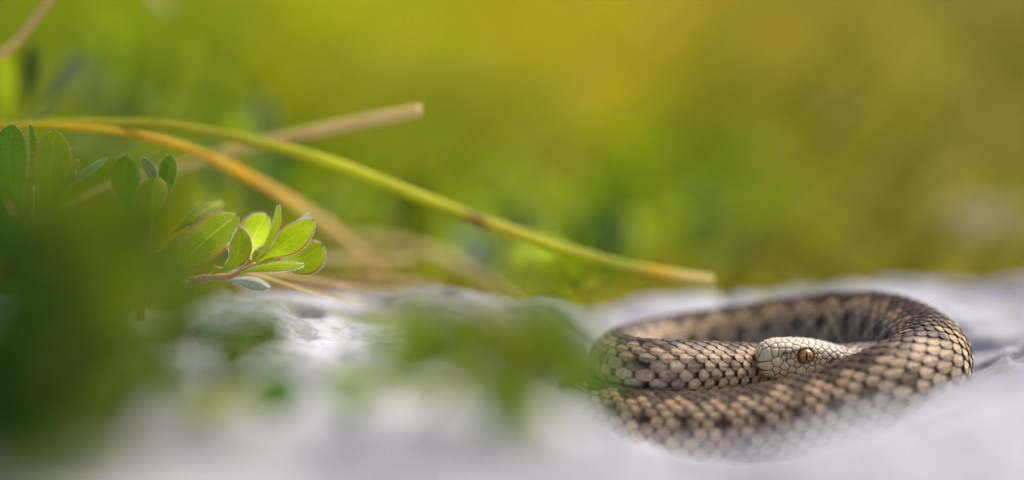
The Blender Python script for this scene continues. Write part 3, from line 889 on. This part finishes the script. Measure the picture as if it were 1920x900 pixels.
FG = 'leafy sprigs leaning over the near part of the rock'
fg_label = 'dense dark green leafy sprig on the rock in front of the leaf rosettes'
for k, (tip, foot, nl, size, mats) in enumerate([
        ((50, 420, 28), (20, 860, 31), 12, 1.6, ['leaf_dull', 'leaf_spot', 'leaf_dull']),
        ((160, 450, 29), (110, 830, 32), 12, 1.5, ['leaf_dull', 'leaf_spot', 'leaf_dull']),
        ((0, 560, 28), (-60, 860, 30), 12, 1.6, ['leaf_dull', 'leaf_dark', 'leaf_dull']),
        ((262, 392, 29), (150, 800, 32), 12, 1.3, ['leaf_dull', 'leaf_spot', 'leaf_dull']),
        ((260, 560, 33), (150, 720, 36), 10, 1.15, ['leaf_dull', 'leaf_dark']),
        ((470, 625, 37), (300, 690, 40), 11, 1.15, ['leaf_dull', 'leaf_dull', 'leaf_spot']),
        ((130, 610, 31), (60, 800, 33), 12, 1.5, ['leaf_dull', 'leaf_dark']),
        ((230, 620, 34), (130, 740, 37), 12, 1.3, ['leaf_dark', 'leaf_dull']),
        ((350, 620, 36), (220, 700, 38), 10, 1.1, ['leaf_dull', 'leaf_dark']),
        ((90, 690, 31), (-20, 830, 32), 13, 1.5, ['leaf_dark', 'leaf_dark', 'leaf_dull']),  # low dark leaves added to stand in for shade under the foliage
        ((-10, 790, 28), (-200, 940, 29), 13, 1.5, ['leaf_dark', 'leaf_dull', 'leaf_dark']),  # sprig added to darken the shaded corner of the rock
        ((220, 690, 33.5), (90, 770, 35), 13, 1.3, ['leaf_dark', 'leaf_dull', 'leaf_dark'])]):  # dark leaf colour stands in for shade here too
    place(fg_label, tip, foot, nl, size, mats, k + 1, FG)
place('fresh green sprig creeping over the rock with its tip bent towards the snake', (985, 725, 34.5), (800, 740, 40), 14, 1.35, ['leaf_dull', 'leaf_spot'], 11)
place('small green sprig on the bare rock between the snake and the red margined sprig', (800, 655, 35), (640, 720, 40), 11, 1.1, ['leaf_dull', 'leaf_spot', 'leaf_dull'], 12)
place('green sprig beside the outer curve of the snake coil', (1040, 655, 34.5), (905, 740, 39.5), 11, 1.1, ['leaf_spot', 'leaf_dull'], 13)

BG = 'green sprigs growing behind the rock'
bgl = 'fresh green leafy sprig among the grass behind the rock'
for k, (px, py, d) in enumerate([(1000, 430, 74), (1090, 400, 78), (1190, 360, 80), (1250, 430, 74), (1340, 440, 76), (1130, 470, 70), (1010, 500, 68), (1380, 520, 72), (900, 480, 70), (1480, 520, 78),
                                 (200, 130, 75), (270, 210, 72), (330, 170, 80), (150, 200, 78), (420, 190, 84), (240, 60, 90), (460, 330, 66), (560, 350, 68), (680, 400, 68), (400, 360, 64), (780, 440, 70), (850, 540, 66), (920, 540, 64), (1010, 525, 66), (1075, 520, 65), (1150, 515, 67), (1300, 505, 68)]):
    p = U(px, py, d)
    b = np.array([p[0] + random.uniform(-1, 1), p[1] + random.uniform(0, 1.5), -.2])
    v = p - b
    sprig(bgl, b, v, np.linalg.norm(v), 11, random.uniform(1.3, 1.8), [['leaf', 'leaf', 'leaf_dull'], ['leaf', 'leaf_blue', 'leaf_dull'], ['leaf_dull', 'leaf_dark', 'leaf']][k % 3], 100 + k, BG, 60)

# ------------------------------------------------------------------ single grass blades
def blade(label, pts, mat, flat=.30, name='grass_blade'):
    P = np.array([[*U(a, b, d), 0.80 * w * d / F] for a, b, d, w in pts])
    base = P[0, :3]
    v, f = tube(P, 12, flat=flat, flat_dir=np.array([0, .75, 1.0]))
    # strap seen broadside: widen in the picture plane, thin towards the lens
    o = link(name, mesh_data(name, v - base, f, M[mat]))
    o.location = Vector(base * S)
    tag(o, label, 'grass')
    return o

blade('long arching yellow green grass blade with a pale blunt end above the snake',
      [(-260, 420, 53.0, 10), (-80, 262, 52.8, 12), (60, 236, 52.6, 13), (260, 233, 52.8, 13), (400, 250, 52.9, 15), (520, 277, 52.9, 16), (640, 312, 53.0, 17), (860, 398, 53.2, 18), (1040, 462, 53.4, 18), (1180, 502, 53.5, 17), (1338, 527, 53.6, 15)], 'blade_green')
blade('orange yellow grass blade arching down behind the red margined sprig',
      [(-220, 400, 52.6, 8), (-60, 262, 52.4, 9), (60, 240, 52.3, 10), (200, 246, 52.6, 12), (330, 272, 53.2, 13), (450, 322, 54.2, 15), (560, 386, 55.6, 17), (640, 442, 57.0, 17), (720, 520, 58.5, 13), (760, 580, 59.5, 8)], 'blade_orange')
blade('straight dry tan grass blade crossing behind the green arching blade',
      [(60, 430, 56.5, 10), (200, 362, 55.9, 12), (380, 300, 55.2, 15), (520, 262, 54.6, 17), (660, 232, 53.9, 18), (788, 207, 53.4, 18)], 'blade_pale')
blade('curved tan stalk standing above the deep green leaves',
      [(-160, 260, 53.0, 10), (-60, 150, 53.0, 11), (20, 88, 53.0, 12), (62, 40, 53.0, 12), (110, -30, 53.0, 11), (150, -140, 53.0, 8)], 'blade_pale', flat=.85)
blade('pale drooping grass blade bending down to the rock edge',
      [(620, 450, 60, 12), (720, 452, 60, 13), (800, 472, 59.8, 14), (880, 510, 59.5, 14), (950, 556, 59, 11), (1010, 610, 58.8, 6)], 'blade_tan')
blade('short pale broken straw lying by the rock edge', [(440, 556, 55.2, 5), (520, 506, 56.3, 8), (600, 488, 56.6, 10), (680, 488, 56.8, 11), (770, 490, 57.0, 9)], 'blade_tan')
blade('reddish brown dead straw lying along the rock edge', [(430, 545, 55.5, 10), (560, 532, 55.8, 12), (700, 528, 56.0, 14), (830, 540, 56.4, 9)], 'blade_brown')
blade('thin brown dry straw under the reddish dead straw', [(420, 540, 54.2, 5), (600, 546, 54.6, 5), (760, 547, 55, 5), (900, 552, 55.4, 4)], 'blade_brown')
blade('thin tan straw dipping onto the rock below the sprig', [(400, 500, 50.6, 3), (480, 516, 51.0, 3.4), (560, 540, 51.6, 3.6), (640, 560, 52.2, 3.4), (690, 572, 52.6, 2)], 'blade_tan')
blade('thin curled straw behind the lowest pale leaf of the sprig', [(380, 520, 52, 4), (470, 512, 52.2, 4), (560, 520, 52.6, 4), (680, 540, 53.4, 3.5), (780, 546, 54, 2)], 'blade_tan')
blade('pale grass tip hanging into the meadow above the curved tan stalk', [(230, -140, 62, 8), (265, -50, 62, 12), (300, 5, 62, 11), (322, 24, 62, 4)], 'blade_tan')

# ------------------------------------------------------------------ meadow grass
def meadow():
    r_ = np.random.default_rng(3)
    n_ = 46000
    y = 57.6 + (r_.random(n_) ** 1.4) * 260
    x = (r_.random(n_) * 2 - 1) * (y * .27 + 10)
    L = r_.uniform(4.5, 13.0, n_) * (0.26 + .74 * smooth(60, 120, y))
    w = r_.uniform(.10, .22, n_) * (1 + .7 * smooth(70, 140, y))
    az = r_.normal(.25, .40, n_) + math.pi * (r_.random(n_) < .12)      # combed to one side
    lean = r_.uniform(.75, 1.3, n_)
    k = 5
    t = np.linspace(0, 1, k)
    ang = lean[:, None] * (.45 + .85 * t[None])
    seg = (L / (k - 1))[:, None]
    hx = np.cumsum(np.sin(ang) * seg, 1) - np.sin(ang) * seg
    hz = np.cumsum(np.cos(ang) * seg, 1) - np.cos(ang) * seg
    d = np.stack([np.cos(az), np.sin(az)], 1)
    cx = x[:, None] + hx * d[:, :1]; cy = y[:, None] + hx * d[:, 1:]; cz = hz - .15
    tw = r_.uniform(0, math.pi, n_)
    wid = w[:, None] * (1 - t[None] ** 2.2) + .01
    px_, py_ = np.cos(tw)[:, None] * wid, np.sin(tw)[:, None] * wid
    Lf = np.stack([cx - px_, cy - py_, cz], -1); Rt = np.stack([cx + px_, cy + py_, cz], -1)
    Md = np.stack([cx, cy, cz], -1) + np.stack([-np.sin(tw), np.cos(tw), 0 * tw], -1)[:, None] * wid[..., None] * .35
    V = np.stack([Lf, Md, Rt], 2).reshape(-1, 3)
    f = []
    b0 = np.arange(n_)[:, None] * (k * 3)
    for i in range(k - 1):
        for s_ in (0, 1):
            q = np.array([i * 3 + s_, i * 3 + s_ + 1, i * 3 + 3 + s_ + 1, i * 3 + 3 + s_])
            f.append(b0 + q[None])
    Fq = np.vstack(f)
    # colour patches of the turf
    pal = {'gold': (.82, .69, .02), 'lime': (.58, .62, .006), 'green': (.22, .40, .006), 'olive': (.46, .44, .012), 'brown': (.36, .29, .06), 'straw': (.60, .52, .09), 'dark': (.14, .15, .02)}
    def g(px, py, rx_, ry_):    # patch centred where the turf is seen
        dd = CAMZ / (sp + (py - 450) / F * cp)
        p = U(px, py, dd)
        return np.exp(-((x - p[0]) / (rx_)) ** 2 - ((y - p[1]) / (ry_)) ** 2)
    wt = {'olive': .45 + 0 * x, 'gold': 2.8 * g(760, 10, 11, 70) + 1.4 * g(1050, 60, 10, 60) + 1.3 * g(1050, 220, 9, 26), 'lime': 1.6 * g(600, 120, 11, 35) + 1.2 * g(850, 180, 9, 30), 'green': 1.8 * g(250, 180, 9, 45) + 1.2 * g(1180, 440, 7, 8) + 1.2 * g(600, 420, 9, 9) + .9 * g(850, 500, 8, 6),
          'brown': 1.3 * g(1750, 250, 11, 60) + 1.2 * g(1500, 120, 11, 50), 'straw': .25 + 1.2 * g(1350, 220, 10, 35) + .8 * g(1820, 450, 5, 12), 'dark': .14 + 1.3 * g(1900, 30, 14, 60) + .5 * g(1650, 300, 10, 40) + .6 * g(150, 60, 14, 60)}
    names = list(wt); Wm = np.stack([np.maximum(wt[k_], 0) for k_ in names], 1)
    cl = fbm(x / 5, y / 9, 2, 9)[:, None]
    Wm = Wm * np.exp(r_.normal(0, .5, Wm.shape) + cl * np.array([1, 2, -1, -2, 1.5, 2, -2][:len(names)])[None])
    pick = Wm.cumsum(1) / Wm.sum(1, keepdims=True) > r_.random(n_)[:, None]
    pi_ = pick.argmax(1)
    base = np.array([pal[k_] for k_ in names])[pi_] * np.exp(r_.normal(0, .22, n_))[:, None]
    C = np.repeat(base, k * 3, 0)
    o = link('meadow_grass', mesh_data('meadow_grass', V, Fq, M['grass'], cols=C))
    tag(o, 'matted yellow green meadow grass behind the rock', 'grass', kind='stuff')
meadow()

# ------------------------------------------------------------------ a second stone out in the grass
def boulder():
    v, f = ellipsoid(np.zeros(3), (np.array([2.6, 0, 0]), np.array([0, 2.0, 0]), np.array([0, 0, 1.7])), 40, 64)
    nz = fbm(v[:, 0] / 1.1 + v[:, 2] * .4, v[:, 1] / 1.1 + v[:, 2] * .7, 4, 91)
    v = v * (1 + .28 * nz)[:, None]
    c = U(1860, 470, 74); c[2] = .45
    o = link('limestone_boulder', mesh_data('limestone_boulder', v, f, mat_simple('weathered_tan_stone', (.17, .14, .08), (.27, .22, .15), 120, .9, 0, .6)))
    o.location = Vector(c * S)
    tag(o, 'small weathered tan stone lying in the grass behind the slab', 'rock')
boulder()
